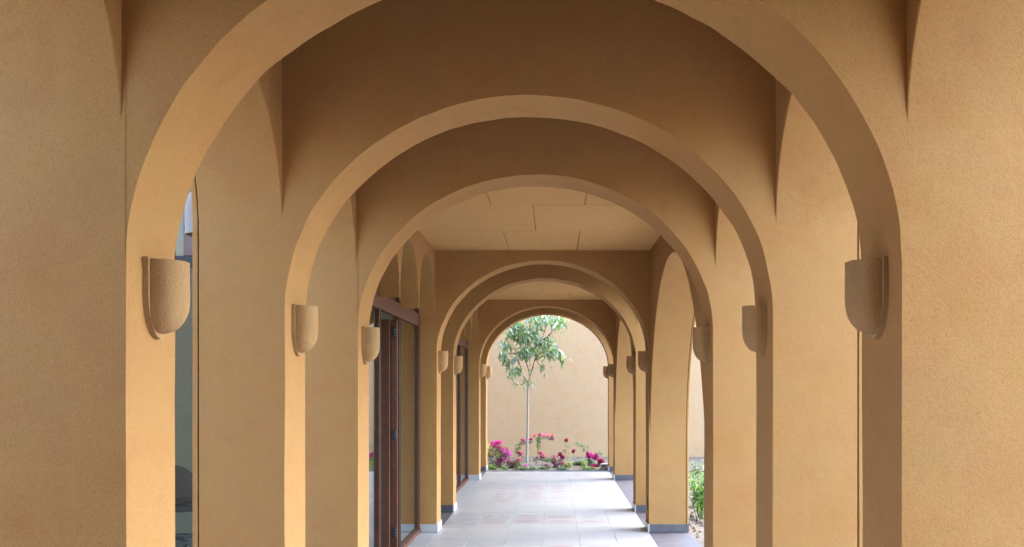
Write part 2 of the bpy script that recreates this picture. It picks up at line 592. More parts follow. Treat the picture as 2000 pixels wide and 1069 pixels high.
# small outlet covers low on the garden-side jambs
for i in (4, 6):
    y = ARCH[i] + 0.15
    o = P(box('outlet_cover', XR - 0.012, XR + 0.002, y - 0.04, y + 0.04, 0.235, 0.36, 'black_metal', None, 0.003))

# ------------------------------------------------------------------ glazed screens on the left
GX0, GX1 = -1.512, -1.572          # corridor face / room face of frame members
def screen(ya, yb, folded):
    L = yb - ya
    p1, p2 = ya + L * 0.380, ya + L * 0.655
    fr = P(box('glazed_screen', GX1, GX0, ya + 0.004, yb - 0.004, 2.325, 2.465, 'mahogany_light', None, 0.004))   # transom carries the rest
    def part(name, *a, mat='mahogany', bevel=0.003, par=fr):
        o = box(name, *a, mat, None, bevel)
        o.parent = par
        return o
    part('bottom_track', GX1 - .01, GX0 + .012, ya + 0.004, yb - 0.004, 0.0, 0.045, mat='mahogany_light')
    part('top_rail', GX1, GX0, ya + 0.004, yb - 0.004, 3.14, 3.182)
    for y in (ya + 0.004, p1 - 0.03, p2 - 0.03, yb - 0.064):
        part('post', GX1 + .002, GX0 - .002, y, y + 0.045, 0.0455, 2.3245)
        part('post', GX1 + .002, GX0 - .002, y, y + 0.06, 2.4655, 3.1395)
        part('gasket', GX0 - .0018, GX0 + .004, y + 0.012, y + 0.03, 0.05, 2.32, mat='gasket', bevel=0)
    segs = [(ya + 0.066, p1 - 0.032), (p1 + 0.032, p2 - 0.032), (p2 + 0.032, yb - 0.066)]
    for k, (a, b) in enumerate(segs):
        part('pane', -1.546, -1.538, a, b, 2.47, 3.138, mat='window_glass', bevel=0)
        if k != 1 or not folded:
            part('pane', -1.546, -1.538, a, b, 0.048, 2.322, mat='window_glass', bevel=0)
    if folded:
        # two leaves of the middle door folded back into the room, square to the screen
        for k, (yy, xs, mm) in enumerate(((p2 - 0.135, -1.600, 'mahogany_light'), (p2 - 0.080, -1.532, 'mahogany'))):
            W = 0.56
            leaf = part('door_leaf', xs - 0.085, xs, yy, yy + 0.045, 0.05, 2.30, mat=mm)
            part('stile', xs - W, xs - W + 0.085, yy, yy + 0.045, 0.05, 2.30, par=leaf)
            part('top_rail', xs - W + .086, xs - 0.086, yy + .002, yy + 0.043, 2.21, 2.299, par=leaf)
            part('bottom_rail', xs - W + .086, xs - 0.086, yy + .002, yy + 0.043, 0.051, 0.17, par=leaf)
            part('pane', xs - W + .086, xs - 0.086, yy + 0.018, yy + 0.026, 0.171, 2.209, mat='window_glass', bevel=0, par=leaf)
            if k == 1:
                for z in (0.16, 1.12, 2.12):
                    part('hinge', xs - 0.050, xs - 0.004, yy - 0.008, yy + 0.001, z, z + 0.11, mat='black_metal', par=leaf)
                    for q in (0.025, 0.055, 0.085):
                        bm = bmesh.new()
                        bmesh.ops.create_cone(bm, cap_ends=True, segments=10, radius1=0.0055, radius2=0.0045, depth=0.006,
                                              matrix=Matrix.Translation((xs - 0.018, yy - 0.010, z + q)) @ Matrix.Rotation(R(90), 4, 'X'))
                        o = from_bm('hinge_screw', bm, 'steel'); o.parent = leaf
    return fr
screen(ARCH[3] + T, ARCH[4], True)
screen(ARCH[5] + T, ARCH[6], False)

# rooms behind the screens (walls are parts of the building)
P(box('room_wall', -7.0, -1.80, 10.62, 10.80, 0.0, TOP, 'room_plaster'))
P(box('room_wall', -7.0, -6.85, 6.7, 10.61, 0.0, TOP, 'room_plaster'))
P(box('room_wall', -7.0, -1.80, 16.8, 16.98, 0.0, TOP, 'room_plaster'))
P(box('room_wall', -5.0, -4.85, 10.81, 16.79, 0.0, TOP, 'room_plaster'))
P(box('room_wall', -7.0, -1.80, 18.5, 18.87, 0.0, TOP, 'stucco'))
P(box('unseen_outer_wall', -7.2, -7.01, 6.4, 18.87, 0.0, TOP, 'stucco'))
P(box('unseen_outer_wall', -5.19, OXR, BACK0 - 1.2, BACK0 - 1.0, 0.0, TOP, 'stucco'))  # unseen wall added behind the camera to shut out light and sky glare
P(box('unseen_outer_wall', -5.19, -4.6, 6.45, 6.65, 0.0, TOP, 'stucco'))
# end screen of the first room, across the side passage
YS = 6.50
es = P(box('glazed_screen', -4.58, -1.80, YS - .03, YS + .03, 2.462, 2.535, 'gasket', None, 0.003))
for a in ((-4.58, -4.53), (-3.2, -3.14), (-1.86, -1.81)):
    o = box('post', a[0], a[1], YS - .028, YS + .028, 0, 2.461, 'mahogany', None, 0.003); o.parent = es
for a in ((-4.58, -4.53), (-2.53, -2.455), (-1.86, -1.81)):
    o = box('post', a[0], a[1], YS - .028, YS + .028, 2.536, TOP, 'mahogany', None, 0.003); o.parent = es
for a in ((-4.525, -2.535), (-2.45, -1.865)):
    o = box('fascia_board', a[0], a[1], YS - .01, YS + .01, 2.537, TOP, 'room_plaster', None, 0.0); o.parent = es
for a in ((-4.53, -3.2), (-3.14, -1.86)):
    o = box('pane', a[0], a[1], YS - .004, YS + .004, 0.01, 2.461, 'window_glass'); o.parent = es

# ------------------------------------------------------------------ floors and ground
ground = link('ground', bpy.data.meshes.new('ground'), None)
ground.data.from_pydata([(-150, -150, -.05), (150, -150, -.05), (150, 150, -.05), (-150, 150, -.05)], [], [(0, 1, 2, 3)])
ground.data.materials.append(MATS['ground_sand'])
tag(ground, kind='structure')
floor = box('floor', OXL, OXR, BACK0 - 1.0, 18.46, -0.048, -0.006, 'grout')
tag(floor, kind='structure')
FLOOR_END = 18.46

TILE_ME = {}
def tile(x0, x1, y0, y1, mat='tile_plain', z=0.0, name='floor_tile'):
    g = 0.0009
    w, l = round(x1 - x0 - 2 * g, 4), round(y1 - y0 - 2 * g, 4)
    key = (w, l, mat)
    if key not in TILE_ME:
        bm = bmesh.new()
        a, b, c = w / 2, l / 2, 0.0016
        v0 = [bm.verts.new(p) for p in ((-a, -b, -.012), (a, -b, -.012), (a, b, -.012), (-a, b, -.012))]
        v1 = [bm.verts.new(p) for p in ((-a, -b, -c), (a, -b, -c), (a, b, -c), (-a, b, -c))]
        v2 = [bm.verts.new(p) for p in ((-a + c, -b + c, 0), (a - c, -b + c, 0), (a - c, b - c, 0), (-a + c, b - c, 0))]
        for q, r_ in ((v0, v1), (v1, v2)):
            for k in range(4):
                bm.faces.new((q[k], q[(k + 1) % 4], r_[(k + 1) % 4], r_[k]))
        bm.faces.new(v2)
        me = bpy.data.meshes.new('floor_tile'); bm.to_mesh(me); bm.free()
        me.materials.append(MATS[mat])
        TILE_ME[key] = me
    o = link(name, TILE_ME[key], None, floor)
    o.location = ((x0 + x1) / 2, (y0 + y1) / 2, z + rnd.uniform(-.0006, .0006))
    o.rotation_euler = (rnd.uniform(-.0012, .0012), rnd.uniform(-.0012, .0012), 0)
    return o

X0 = XL + 0.006
TX = [X0 + (XR - 0.004 - X0) * k / 6 for k in range(7)]
motifs = ['tile_disc', 'tile_bow', 'tile_lens', 'tile_cup']
for i in range(len(ALL)):
    y0 = ALL[i]; y1 = y0 + T
    if y0 < 6:
        continue
    # plain band between the jambs of the arch
    yb_ = min(y1, FLOOR_END)
    for k in (0, 2, 4):
        tile(TX[k], TX[k + 2], y0 - 0.03, yb_)
    if i == len(ALL) - 1:
        break
    n0, n1 = y1, ALL[i + 1] - 0.03
    if n1 - n0 > 2:
        rows = [n0, n0 + 0.27]
        while rows[-1] + 0.4 < n1 + 0.05:
            rows.append(rows[-1] + 0.4)
        rows[-1] = n1
        pat = range(2, 8)
    else:
        rows = [n0, n0 + 0.28, n0 + 0.68, n0 + 1.08, n1]
        pat = (1, 2)
    for r_ in range(len(rows) - 1):
        for k in range(6):
            mt = 'tile_plain'
            if r_ in pat and 1 <= k <= 4:
                mt = motifs[rnd.randrange(4)]
            tile(TX[k], TX[k + 1], rows[r_], rows[r_ + 1], mt)
        if n1 - n0 > 2:
            tile(-1.505, TX[0], rows[r_], rows[r_ + 1])
    # slate thresholds between the piers
    for xa, xb in ((OXL, TX[0]), (TX[6], OXR)):
        if n1 - n0 > 2:
            if xa < 0:
                continue
            m = 3
        else:
            m = 2
        for q in range(m):
            tile(xa, xb, n0 + (n1 + .03 - n0) * q / m, n0 + (n1 + .03 - n0) * (q + 1) / m, 'slate', -0.002, 'slate_slab')
# the near stretch of the walk, below the frame, is laid with the same tiles in larger sheets
for y0, y1 in ((BACK0 - 1.0, 1.185), (1.185, 2.929), (2.929, 4.66), (4.66, 6.36)):
    for k in (0, 2, 4):
        tile(TX[k], TX[k + 2], y0, y1)
    for xa, xb in ((OXL, TX[0]), (TX[6], OXR)):
        tile(xa, xb, y0, y1, 'slate', -0.002, 'slate_slab')

passage = box('side_passage', -5.18, OXL - 0.002, BACK0 - 0.3, 6.46, -0.045, -0.004, 'pale_gravel'); tag(passage, kind='structure')  # unseen floor given a pale surface to bounce light onto the right jambs
rf = box('room_floor', -6.84, -1.60, 6.54, 16.79, -0.045, -0.003, 'room_tile'); tag(rf, kind='structure')

# garden beds
bed = box('flower_bed', -7.0, 7.0, 18.56, 22.30, -0.045, 0.0, 'soil'); tag(bed, kind='structure')
curb = box('bed_curb', -1.75, 1.75, 18.462, 18.555, -0.04, 0.012, 'slate', None, 0.004); tag(curb, kind='structure')
gbed = box('garden_bed', 1.53, 3.4, -4.0, 18.46, -0.045, -0.012, 'soil'); tag(gbed, kind='structure')
gpath = box('gravel_path', 3.4, 12.0, -8.0, 22.30, -0.045, -0.015, 'pale_gravel'); tag(gpath, kind='structure')

wall = box('garden_wall', -9.0, 16.0, 22.32, 22.62, -0.05, 4.2, 'stucco_wall', None, 0.01)
tag(wall, 'tall plain peach stucco wall behind the tree and flower bed', 'wall')

# ------------------------------------------------------------------ sconces
def sconce_meshes(mat):
    PJ, W, Hh = 0.104, 0.182, 0.238
    bm = bmesh.new()
    nt, na = 22, 22
    rings = []
    for i in range(nt + 1):
        t = i / nt
        so = math.sqrt(max(0, 1 - (1 - min(t / 0.46, 1)) ** 2)) * 0.93 + 0.07
        sw = math.sqrt(max(0, 1 - (1 - min(t / 0.42, 1)) ** 2)) * 0.72 + 0.28
        ring = []
        for j in range(na + 1):
            a = math.pi * j / na
            ca, sa = math.cos(a), math.sin(a)
            s_ = (abs(ca) ** 0.9) * (1 if ca > 0 else -1) * W / 2 * sw
            q = 0.018 + (sa ** 0.85) * (PJ - 0.018) * so
            e = wob(s_ * 9, q * 9, t * 2, 0.0022, 3.0)
            ring.append(bm.verts.new((q + e, s_, -Hh / 2 + t * Hh + (0.0015 * noise.noise(Vector((s_ * 40, q * 40, 1))) if t == 1 else 0))))
        rings.append(ring)
    for q, w in zip(rings, rings[1:]):
        for j in range(na):
            bm.faces.new((q[j], q[j + 1], w[j + 1], w[j]))
    # rim and hollow top
    def inset(ring, f, dz):
        c = Vector((0.04, 0, 0))
        return [bm.verts.new((0.018 + (v.co.x - 0.018) * f + 0.002, v.co.y * f, v.co.z + dz)) for v in ring]
    r1 = inset(rings[-1], 0.90, 0.0)
    r2 = inset(rings[-1], 0.86, -0.045)
    for q, w in ((rings[-1], r1), (r1, r2)):
        for j in range(na):
            bm.faces.new((q[j], q[j + 1], w[j + 1], w[j]))
    bm.faces.new(r2)
    bm.faces.new(list(reversed(rings[0])))
    bmesh.ops.recalc_face_normals(bm, faces=bm.faces)
    body = bpy.data.meshes.new('shade'); bm.to_mesh(body); bm.free()
    for p in body.polygons: p.use_smooth = True
    body.set_sharp_from_angle(angle=R(50))
    body.materials.append(MATS[mat])
    # back plate, same outline a little larger
    bm = bmesh.new()
    W2, H2 = 0.212, 0.255
    out = [(W2 / 2, H2 / 2 - 0.004), ]
    for k in range(0, 15):
        a = -math.pi * k / 14
        out.append((W2 / 2 * math.cos(a) * (1 - 0.06 * math.sin(-a)), -H2 / 2 + 0.125 + 0.135 * math.sin(a)))
    out.append((-W2 / 2, H2 / 2 - 0.004))
    A = [bm.verts.new((-0.004, y + wob(y * 8, z * 8, 1, .002, 3), z)) for y, z in out]
    B = [bm.verts.new((0.0175, y * 0.985 + wob(y * 8, z * 8, 2, .002, 3), z)) for y, z in out]
    n = len(out)
    for k in range(n):
        bm.faces.new((A[k], A[(k + 1) % n], B[(k + 1) % n], B[k]))
    bm.faces.new(A); bm.faces.new(list(reversed(B)))
    bmesh.ops.recalc_face_normals(bm, faces=bm.faces)
    plate = bpy.data.meshes.new('back_plate'); bm.to_mesh(plate); bm.free()
    plate.materials.append(MATS[mat])
    bm = bmesh.new()
    bmesh.ops.create_cone(bm, cap_ends=True, segments=20, radius1=0.034, radius2=0.034, depth=0.02, matrix=Matrix.Translation((0.06, 0, Hh / 2 - 0.034)))
    gl = bpy.data.meshes.new('lamp_glass'); bm.to_mesh(gl); bm.free()
    gl.materials.append(MATS['lamp_glass'])
    return body, plate, gl
SC_TAN = sconce_meshes('stucco_lamp')
SC_PALE = sconce_meshes('stucco_pale')

def sconce(loc, rot, label, meshes=SC_TAN, group='half-round stucco sconces on the arches'):
    e = empty('wall_sconce', loc, label, 'wall lamp', group)
    e.rotation_euler = rot
    for nm, me in zip(('shade', 'back_plate', 'lamp_glass'), meshes):
        link(nm, me, None, e)
    return e
ORD = {1: 'first', 2: 'second', 3: 'third', 4: 'fourth', 5: 'fifth', 6: 'sixth', 7: 'seventh'}
for i in range(1, 8):
    y = ARCH[i] + T * 0.58
    k = ORD[8 - i]
    sconce((XL, y, 1.935), (0, 0, rnd.uniform(-.02, .02)), 'tan stucco sconce on glass-door side of the %s arch counted from the flower bed' % k)
    sconce((XR, y, 1.935), (0, 0, math.pi + rnd.uniform(-.02, .02)), 'tan stucco sconce on garden side of the %s arch counted from the flower bed' % k)
sconce((OXL - flare(2.53), ARCH[2] + 0.19, 2.535), (0, math.pi, math.pi * 0 + 0), 'pale upturned sconce high on the outer face of a pier beside the side passage', SC_PALE, None)
sconce((-4.36, 10.62, 2.36), (R(180), 0, R(-90)), 'grey upturned sconce on the wall inside the glazed room', SC_PALE, None)

# ------------------------------------------------------------------ office chair inside the glazed room
ch = empty('office_chair', (-3.95, 9.75, -0.003), 'black padded swivel chair inside the glazed room', 'chair')
ch.rotation_euler = (0, 0, R(20))
def cpart(name, bm, mat, smooth=40, bevel=0.0):
    return from_bm(name, bm, mat, ch, smooth, bevel)
bm = bmesh.new()
bmesh.ops.create_cube(bm, size=1, matrix=Matrix.Translation((0, 0, 0.42)) @ Matrix.Diagonal((0.50, 0.48, 0.09, 1)))
cpart('seat', bm, 'black_leather', 60, 0.035)
bm = bmesh.new()
n = 12
for s in (0, 1):
    pass
pts = []
for k in range(n + 1):
    a = math.pi * k / n
    pts.append((0.25 * math.cos(a) * (1 if abs(math.cos(a)) < .98 else 1), 0.62 + 0.20 * math.sin(a)))
pts = [(0.25, 0.46)] + pts + [(-0.25, 0.46)]
A = [bm.verts.new((x, 0.22 - 0.10 * (1 - (x / .25) ** 2) * 0 + 0.06 * (z - .46), z)) for x, z in pts]
B = [bm.verts.new((x * .96, 0.29 + 0.06 * (z - .46), z)) for x, z in pts]
m_ = len(pts)
for k in range(m_):
    bm.faces.new((A[k], A[(k + 1) % m_], B[(k + 1) % m_], B[k]))
bm.faces.new(A); bm.faces.new(list(reversed(B)))
cpart('backrest', bm, 'black_leather', 50, 0.02)
for s in (-1, 1):
    bm = bmesh.new()
    tube(bm, [(s * 0.27, -0.16, 0.42), (s * 0.30, -0.17, 0.52), (s * 0.30, -0.12, 0.60), (s * 0.30, 0.08, 0.61), (s * 0.29, 0.20, 0.58), (s * 0.26, 0.24, 0.52)], 0.018, 0.018, 8)
    cpart('armrest', bm, 'black_metal', 60)
bm = bmesh.new(); tube(bm, [(0, 0, 0.10), (0, 0, 0.25), (0, 0, 0.385)], 0.03, 0.022, 10); cpart('gas_lift', bm, 'steel', 60)
for k in range(5):
    a = 2 * math.pi * k / 5 + 0.3
    bm = bmesh.new(); tube(bm, [(0, 0, 0.11), (0.15 * math.cos(a), 0.15 * math.sin(a), 0.10), (0.29 * math.cos(a), 0.29 * math.sin(a), 0.075)], 0.024, 0.016, 8)
    lg = cpart('leg', bm, 'black_metal', 60)
    bm = bmesh.new()
    bmesh.ops.create_cone(bm, cap_ends=True, segments=14, radius1=0.028, radius2=0.028, depth=0.04, matrix=Matrix.Translation((0.29 * math.cos(a), 0.29 * math.sin(a), 0.028)) @ Matrix.Rotation(a, 4, 'Z') @ Matrix.Rotation(R(90), 4, 'X'))
    w = from_bm('caster', bm, 'black_metal', lg, 40)

# ------------------------------------------------------------------ plants
def add_leaf(bm, p, d, nrm, L, W, droop=0.25):
    d = d.normalized()
    s = d.cross(nrm)
    if s.length < 1e-4:
        s = d.cross(Vector((1, 0, 0)))
    s.normalize()
    up = s.cross(d)
    def pt(t, w, lift):
        return bm.verts.new(p + d * (L * t) + s * (W * w) + up * (lift * W) + Vector((0, 0, -droop * L * t * t)))
    b = pt(0, 0, 0); c1 = pt(.38, 0, 0); c2 = pt(.72, 0, 0); e = pt(1, 0, 0)
    l1 = pt(.34, .5, .18); l2 = pt(.70, .34, .14); r1 = pt(.34, -.5, .18); r2 = pt(.70, -.34, .14)
    for f in ((b, c1, l1), (c1, c2, l2, l1), (c2, e, l2), (b, r1, c1), (c1, r1, r2, c2), (c2, r2, e)):
        bm.faces.new(f)

def leaf_mesh(name, W, droop, mat):
    bm = bmesh.new()
    add_leaf(bm, Vector((0, 0, 0)), Vector((1, 0, 0)), Vector((0, 0, 1)), 1.0, W, droop)
    me = bpy.data.meshes.new(name); bm.to_mesh(me); bm.free()
    for p in me.polygons: p.use_smooth = True
    me.materials.append(MATS[mat])
    return me

def rv(r_=1.0):
    while True:
        v = Vector((rnd.uniform(-1, 1), rnd.uniform(-1, 1), rnd.uniform(-1, 1)))
        if 0.05 < v.length < 1:
            return v * r_

def blob(bm, p, r_, petals=3, W=0.9):
    """one small blossom of a few cupped petals"""
    ax = (rv() + Vector((0, -0.6, 0.3))).normalized()
    a = ax.orthogonal().normalized()
    for k in range(petals):
        q = Matrix.Rotation(2 * math.pi * k / petals + rnd.uniform(-.3, .3), 3, ax) @ a
        add_leaf(bm, p, (q + ax * 0.5), ax, r_, r_ * W, -0.1)

# --- young tree
D = 20.5
tb = at(1029, 905, D)
tree = empty('young_tree', (tb.x, D, 0), 'young broad-leaved tree with a thin pale trunk before the peach wall', 'tree')
def T2(u, v, dy=0.0):
    p = at(u, v, D) - Vector((tb.x, D, 0))
    return Vector((p.x, dy, p.z))
bm = bmesh.new()
trunk_pts = [Vector((0, 0, -0.02)), T2(1029.5, 880), T2(1030.5, 840), T2(1031, 800), T2(1031, 765), T2(1033, 748), T2(1036, 734)]
tube(bm, trunk_pts, 0.031, 0.016, 10)
from_bm('trunk', bm, 'bark', tree, 60)
bm = bmesh.new()
branches = [
    [(1036, 734, 0), (1030, 715, -.05), (1024, 700, -.1), (1016, 672, -.12), (1012, 645, -.1), (1008, 622, 0)],
    [(1031, 748, 0), (1020, 732, .05), (1015, 712, .1), (1008, 690, .15), (998, 668, .2), (990, 650, .2)],
    [(1036, 734, 0), (1041, 715, .03), (1046, 698, .05), (1056, 668, .1), (1066, 640, .1), (1076, 618, .05), (1082, 598, 0)],
    [(1044, 705, .04), (1054, 692, -.1), (1066, 688, -.2), (1080, 686, -.25)],
    [(1024, 700, -.1), (1030, 680, -.2), (1034, 655, -.2), (1036, 625, -.15), (1038, 596, -.1)],
    [(1056, 668, .1), (1072, 655, .0), (1086, 640, -.05), (1094, 628, -.05)],
    [(1034, 745, 0), (1026, 748, -.08), (1018, 752, -.1), (1012, 752, -.1)],
    [(1008, 690, .15), (996, 690, .1), (988, 694, .1)],
    [(1046, 698, .05), (1052, 712, -.05), (1060, 716, -.1), (1066, 722, -.1)],
    [(1036, 625, -.15), (1046, 606, 0), (1058, 590, .05)],
    [(1012, 645, -.1), (1000, 632, -.05), (990, 628, -.05)],
]
tips = []
for br in branches:
    pp = [T2(u, v, dy) for u, v, dy in br]
    r0 = 0.013
    tube(bm, pp, r0, 0.004, 6)
    for (a, b) in zip(pp[1:], pp[2:]):
        for t in (0.3, 0.75):
            tips.append((a.lerp(b, t), (b - a).normalized()))
    tips.append((pp[-1], (pp[-1] - pp[-2]).normalized()))
crown = from_bm('crown', bm, 'twig', tree, 60)
LM = [leaf_mesh('leaf', w, dr, mt) for w, dr, mt in ((0.36, 0.25, 'tree_leaf'), (0.30, 0.4, 'tree_leaf'), (0.42, 0.15, 'tree_leaf'), (0.32, 0.3, 'tree_leaf_young'))]
# leaf whorls: clusters in photo coordinates with how many leaves hang there
clusters = [(985, 668, 9), (982, 690, 6), (996, 650, 12), (1008, 632, 14), (1000, 642, 8), (1012, 628, 12), (1022, 640, 12), (1018, 655, 10), (1030, 660, 14),
            (1040, 645, 14), (1048, 628, 12), (1040, 616, 10), (1060, 618, 12), (1072, 622, 10), (1086, 618, 12), (1096, 624, 9), (1092, 640, 5), (1050, 662, 12),
            (1062, 670, 12), (1072, 660, 7), (1078, 682, 12), (1090, 690, 9), (1098, 694, 4), (1068, 690, 6), (1032, 682, 12), (1044, 684, 10), (1018, 684, 8), (1006, 694, 7),
            (992, 705, 6), (1010, 722, 6), (1002, 728, 5), (1026, 745, 5), (1012, 752, 5), (1038, 722, 4), (1064, 716, 6), (1058, 728, 3), (1086, 668, 6), (1020, 745, 3),
            (1030, 600, 6), (1050, 596, 6), (1078, 596, 6)]
nleaf = 0
for (u, v, k) in clusters:
    cdy = rnd.uniform(-.35, .3)
    for _ in range(k):
        if nleaf >= 298:
            break
        j = rv(0.5)
        p = T2(u + j.x * 19, v + j.z * 17, cdy + j.y * 0.4)
        young = v < 655 and rnd.random() < 0.42
        me = LM[3] if young else LM[rnd.randrange(3)]
        o = link('leaf', me, None, crown)
        o.location = p
        az = rnd.uniform(0, 2 * math.pi)
        d = Vector((math.cos(az) * 0.75, math.sin(az) * 0.75, rnd.uniform(-1.25, -0.05) if not young else rnd.uniform(-.7, .4)))
        q = d.to_track_quat('X', 'Z')
        o.rotation_mode = 'QUATERNION'
        o.rotation_quaternion = q @ Euler((rnd.uniform(-.7, .7), 0, 0)).to_quaternion()
        L = rnd.uniform(0.17, 0.29) * (0.8 if young else 1)
        o.scale = (L, L, L)
        nleaf += 1
# the many smaller leaves between the big ones
bm = bmesh.new()
for (u, v, k) in clusters:
    for _ in range(int(k * 1.7)):
        j = rv(1.0)
        p = T2(u + j.x * 13, v + j.z * 12, rnd.uniform(-.4, .35))
        az = rnd.uniform(0, 2 * math.pi)
        L = rnd.uniform(.09, .17)
        add_leaf(bm, p, Vector((math.cos(az), math.sin(az), rnd.uniform(-1.3, .3))), Vector((0, 0, 1)) + rv(.6), L, L * .34, .3)
sl = from_bm('small_leaves', bm, 'tree_leaf', tree, 80); sl['kind'] = 'stuff'
# petioles joining the leaves' whorls to the branches
bm = bmesh.new()
for (u, v, k) in clusters:
    c = T2(u, v, 0)
    b = min(tips, key=lambda q: (q[0] - c).length)[0]
    if (b - c).length > 0.02:
        mid = b.lerp(c, 0.5) + Vector((0, 0, 0.02))
        tube(bm, [b, mid, c], 0.004, 0.0022, 5)
tw = from_bm('twigs', bm, 'twig', tree, 60); tw['kind'] = 'stuff'

# --- flowering plants of the bed
def plant(name, u, v, d, label, cat, stems, leaves, flowers, group=None):
    """stems: list of pixel polylines; leaves/flowers: lists of (mat, L, W, n, [(u,v,ru,rv)])"""
    b = at(u, v, d)
    root = empty(name, (b.x, d, 0.0), label, cat, group)
    def loc(uu, vv, dy=0.0):
        p = at(uu, vv, d)
        return Vector((p.x - b.x, dy, max(p.z, 0.012)))
    if stems:
        bm = bmesh.new()
        for st, r0, r1 in stems[0]:
            pts = [Vector((loc(st[0][0], 2000).x, 0, -0.02))] + [loc(q[0], q[1], rnd.uniform(-.06, .06)) for q in st]
            tube(bm, pts, r0, r1, 5)
        from_bm('stems', bm, stems[1], root, 60)
    for nm, sets in (('foliage', leaves), ('blossoms', flowers)):
        for (mat, L, W, n, regs) in sets:
            bm = bmesh.new()
            for (cu, cv, ru, rv_) in regs:
                for _ in range(max(1, int(n * (1.6 if nm == 'foliage' else 1.15) / len(regs)))):
                    j = rv()
                    p = loc(cu + j.x * ru, cv + j.z * rv_, j.y * ru * d / F)
                    if nm == 'foliage':
                        dd = Vector((rnd.uniform(-1, 1), rnd.uniform(-1, 1), rnd.uniform(-.4, .9)))
                        add_leaf(bm, p, dd, Vector((0, 0, 1)), L * rnd.uniform(.6, 1.2), L * W, rnd.uniform(0, .35))
                    else:
                        blob(bm, p, L * rnd.uniform(.8, 1.4), 3 if 'bract' in mat else 6, W)
            bmesh.ops.translate(bm, verts=bm.verts, vec=(0, 0, 0))
            for vt in bm.verts:
                vt.co.z = max(vt.co.z, 0.003)
            o = from_bm(nm, bm, mat, root, 80)
            o['kind'] = 'stuff'
    return root

FL = 'flowering plants in the bed'
plant('bougainvillea', 975, 917, 19.35, 'big bougainvillea bush with magenta and purple bracts by the bed corner', 'shrub',
      ([([(972, 900), (966, 880), (962, 868)], .007, .003), ([(978, 900), (980, 882), (978, 866)], .007, .003), ([(976, 900), (986, 890), (995, 886)], .006, .003), ([(970, 903), (958, 892), (953, 880)], .006, .003), ([(980, 905), (990, 880), (996, 873)], .004, .002)], 'green_stem'),
      [('shrub_leaf', .055, .55, 330, [(962, 893, 13, 16), (972, 880, 15, 13), (985, 897, 14, 13), (967, 910, 16, 8)]), ('grass_leaf', .06, .4, 70, [(956, 885, 8, 12), (975, 888, 14, 10)])],
      [('bract_magenta', .035, .8, 95, [(964, 868, 9, 4), (974, 864, 9, 3), (976, 876, 6, 4)]), ('bract_purple', .037, .8, 120, [(984, 881, 9, 6), (993, 887, 7, 5), (982, 898, 7, 6), (974, 904, 6, 6)]),
       ('petal_cream', .05, .8, 16, [(956, 873, 6, 3)]), ('petal_red', .03, .8, 14, [(966, 876, 6, 4), (990, 878, 5, 3), (986, 893, 4, 3)])], FL)
plant('bougainvillea', 1003, 917, 19.15, 'low bougainvillea with hot pink bracts between big bush and tree trunk', 'shrub',
      ([([(1000, 905), (999, 896)], .005, .002), ([(1005, 905), (1012, 896)], .005, .002), ([(1004, 908), (1017, 906)], .004, .002)], 'green_stem'),
      [('shrub_leaf', .05, .55, 170, [(998, 908, 11, 9), (1012, 906, 11, 9)]), ('grass_leaf', .07, .3, 24, [(1010, 914, 4, 5)])],
      [('bract_magenta', .035, .8, 60, [(1000, 910, 5, 7), (994, 903, 4, 4)]), ('bract_pink', .034, .8, 40, [(1013, 898, 6, 4), (1003, 904, 5, 4)]), ('bract_purple', .03, .8, 14, [(1024, 911, 3, 3)])], FL)
plant('bougainvillea', 1022, 912, 20.9, 'arching bougainvillea spray behind the tree trunk with small red bracts', 'shrub',
      ([([(1012, 893), (1010, 876), (1016, 866), (1028, 862), (1040, 864)], .006, .003), ([(1014, 890), (1016, 886)], .004, .002)], 'green_stem'),
      [('grey_leaf', .055, .55, 120, [(1014, 868, 8, 5), (1024, 864, 9, 4), (1036, 864, 7, 3), (1011, 876, 6, 6)]), ('shrub_leaf', .05, .5, 40, [(1010, 885, 6, 7), (1018, 892, 7, 6)])],
      [('petal_red', .03, .8, 22, [(1022, 860, 4, 2), (1036, 859, 4, 2)]), ('bract_magenta', .033, .8, 22, [(1015, 887, 5, 3)]), ('bract_pink', .028, .8, 10, [(1026, 866, 5, 2)])], FL)
plant('bougainvillea', 1050, 908, 21.2, 'bougainvillea trained up the peach wall with a long flowering side shoot', 'climber',
      ([([(1050, 890), (1050, 870), (1051, 853), (1062, 852), (1074, 853), (1083, 855)], .007, .003), ([(1051, 860), (1044, 852)], .004, .002)], 'green_stem'),
      [('tree_leaf_young', .05, .55, 70, [(1051, 860, 4, 8), (1052, 874, 4, 8)]), ('grey_leaf', .05, .55, 90, [(1062, 856, 8, 3), (1074, 857, 9, 3), (1052, 866, 4, 12)])],
      [('bract_pink', .032, .8, 66, [(1062, 851, 8, 3), (1076, 851, 8, 3), (1044, 851, 3, 3), (1054, 850, 3, 3)]), ('petal_red', .03, .8, 16, [(1054, 850, 3, 4), (1079, 857, 4, 2)])], FL)
plant('rose_bush', 1062, 912, 20.0, 'small rose bush with one cluster of pink blooms below the wall climber', 'shrub',
      ([([(1060, 900), (1057, 892)], .005, .003), ([(1064, 902), (1070, 897)], .004, .002)], 'green_stem'),
      [('shrub_leaf', .055, .5, 80, [(1062, 898, 8, 4), (1072, 899, 7, 3), (1048, 899, 8, 5)])],
      [('bract_pink', .042, .85, 34, [(1060, 891, 5, 4)]), ('petal_red', .03, .85, 12, [(1056, 886, 4, 3)]), ('bract_purple', .026, .8, 8, [(1047, 894, 2, 2)])], FL)
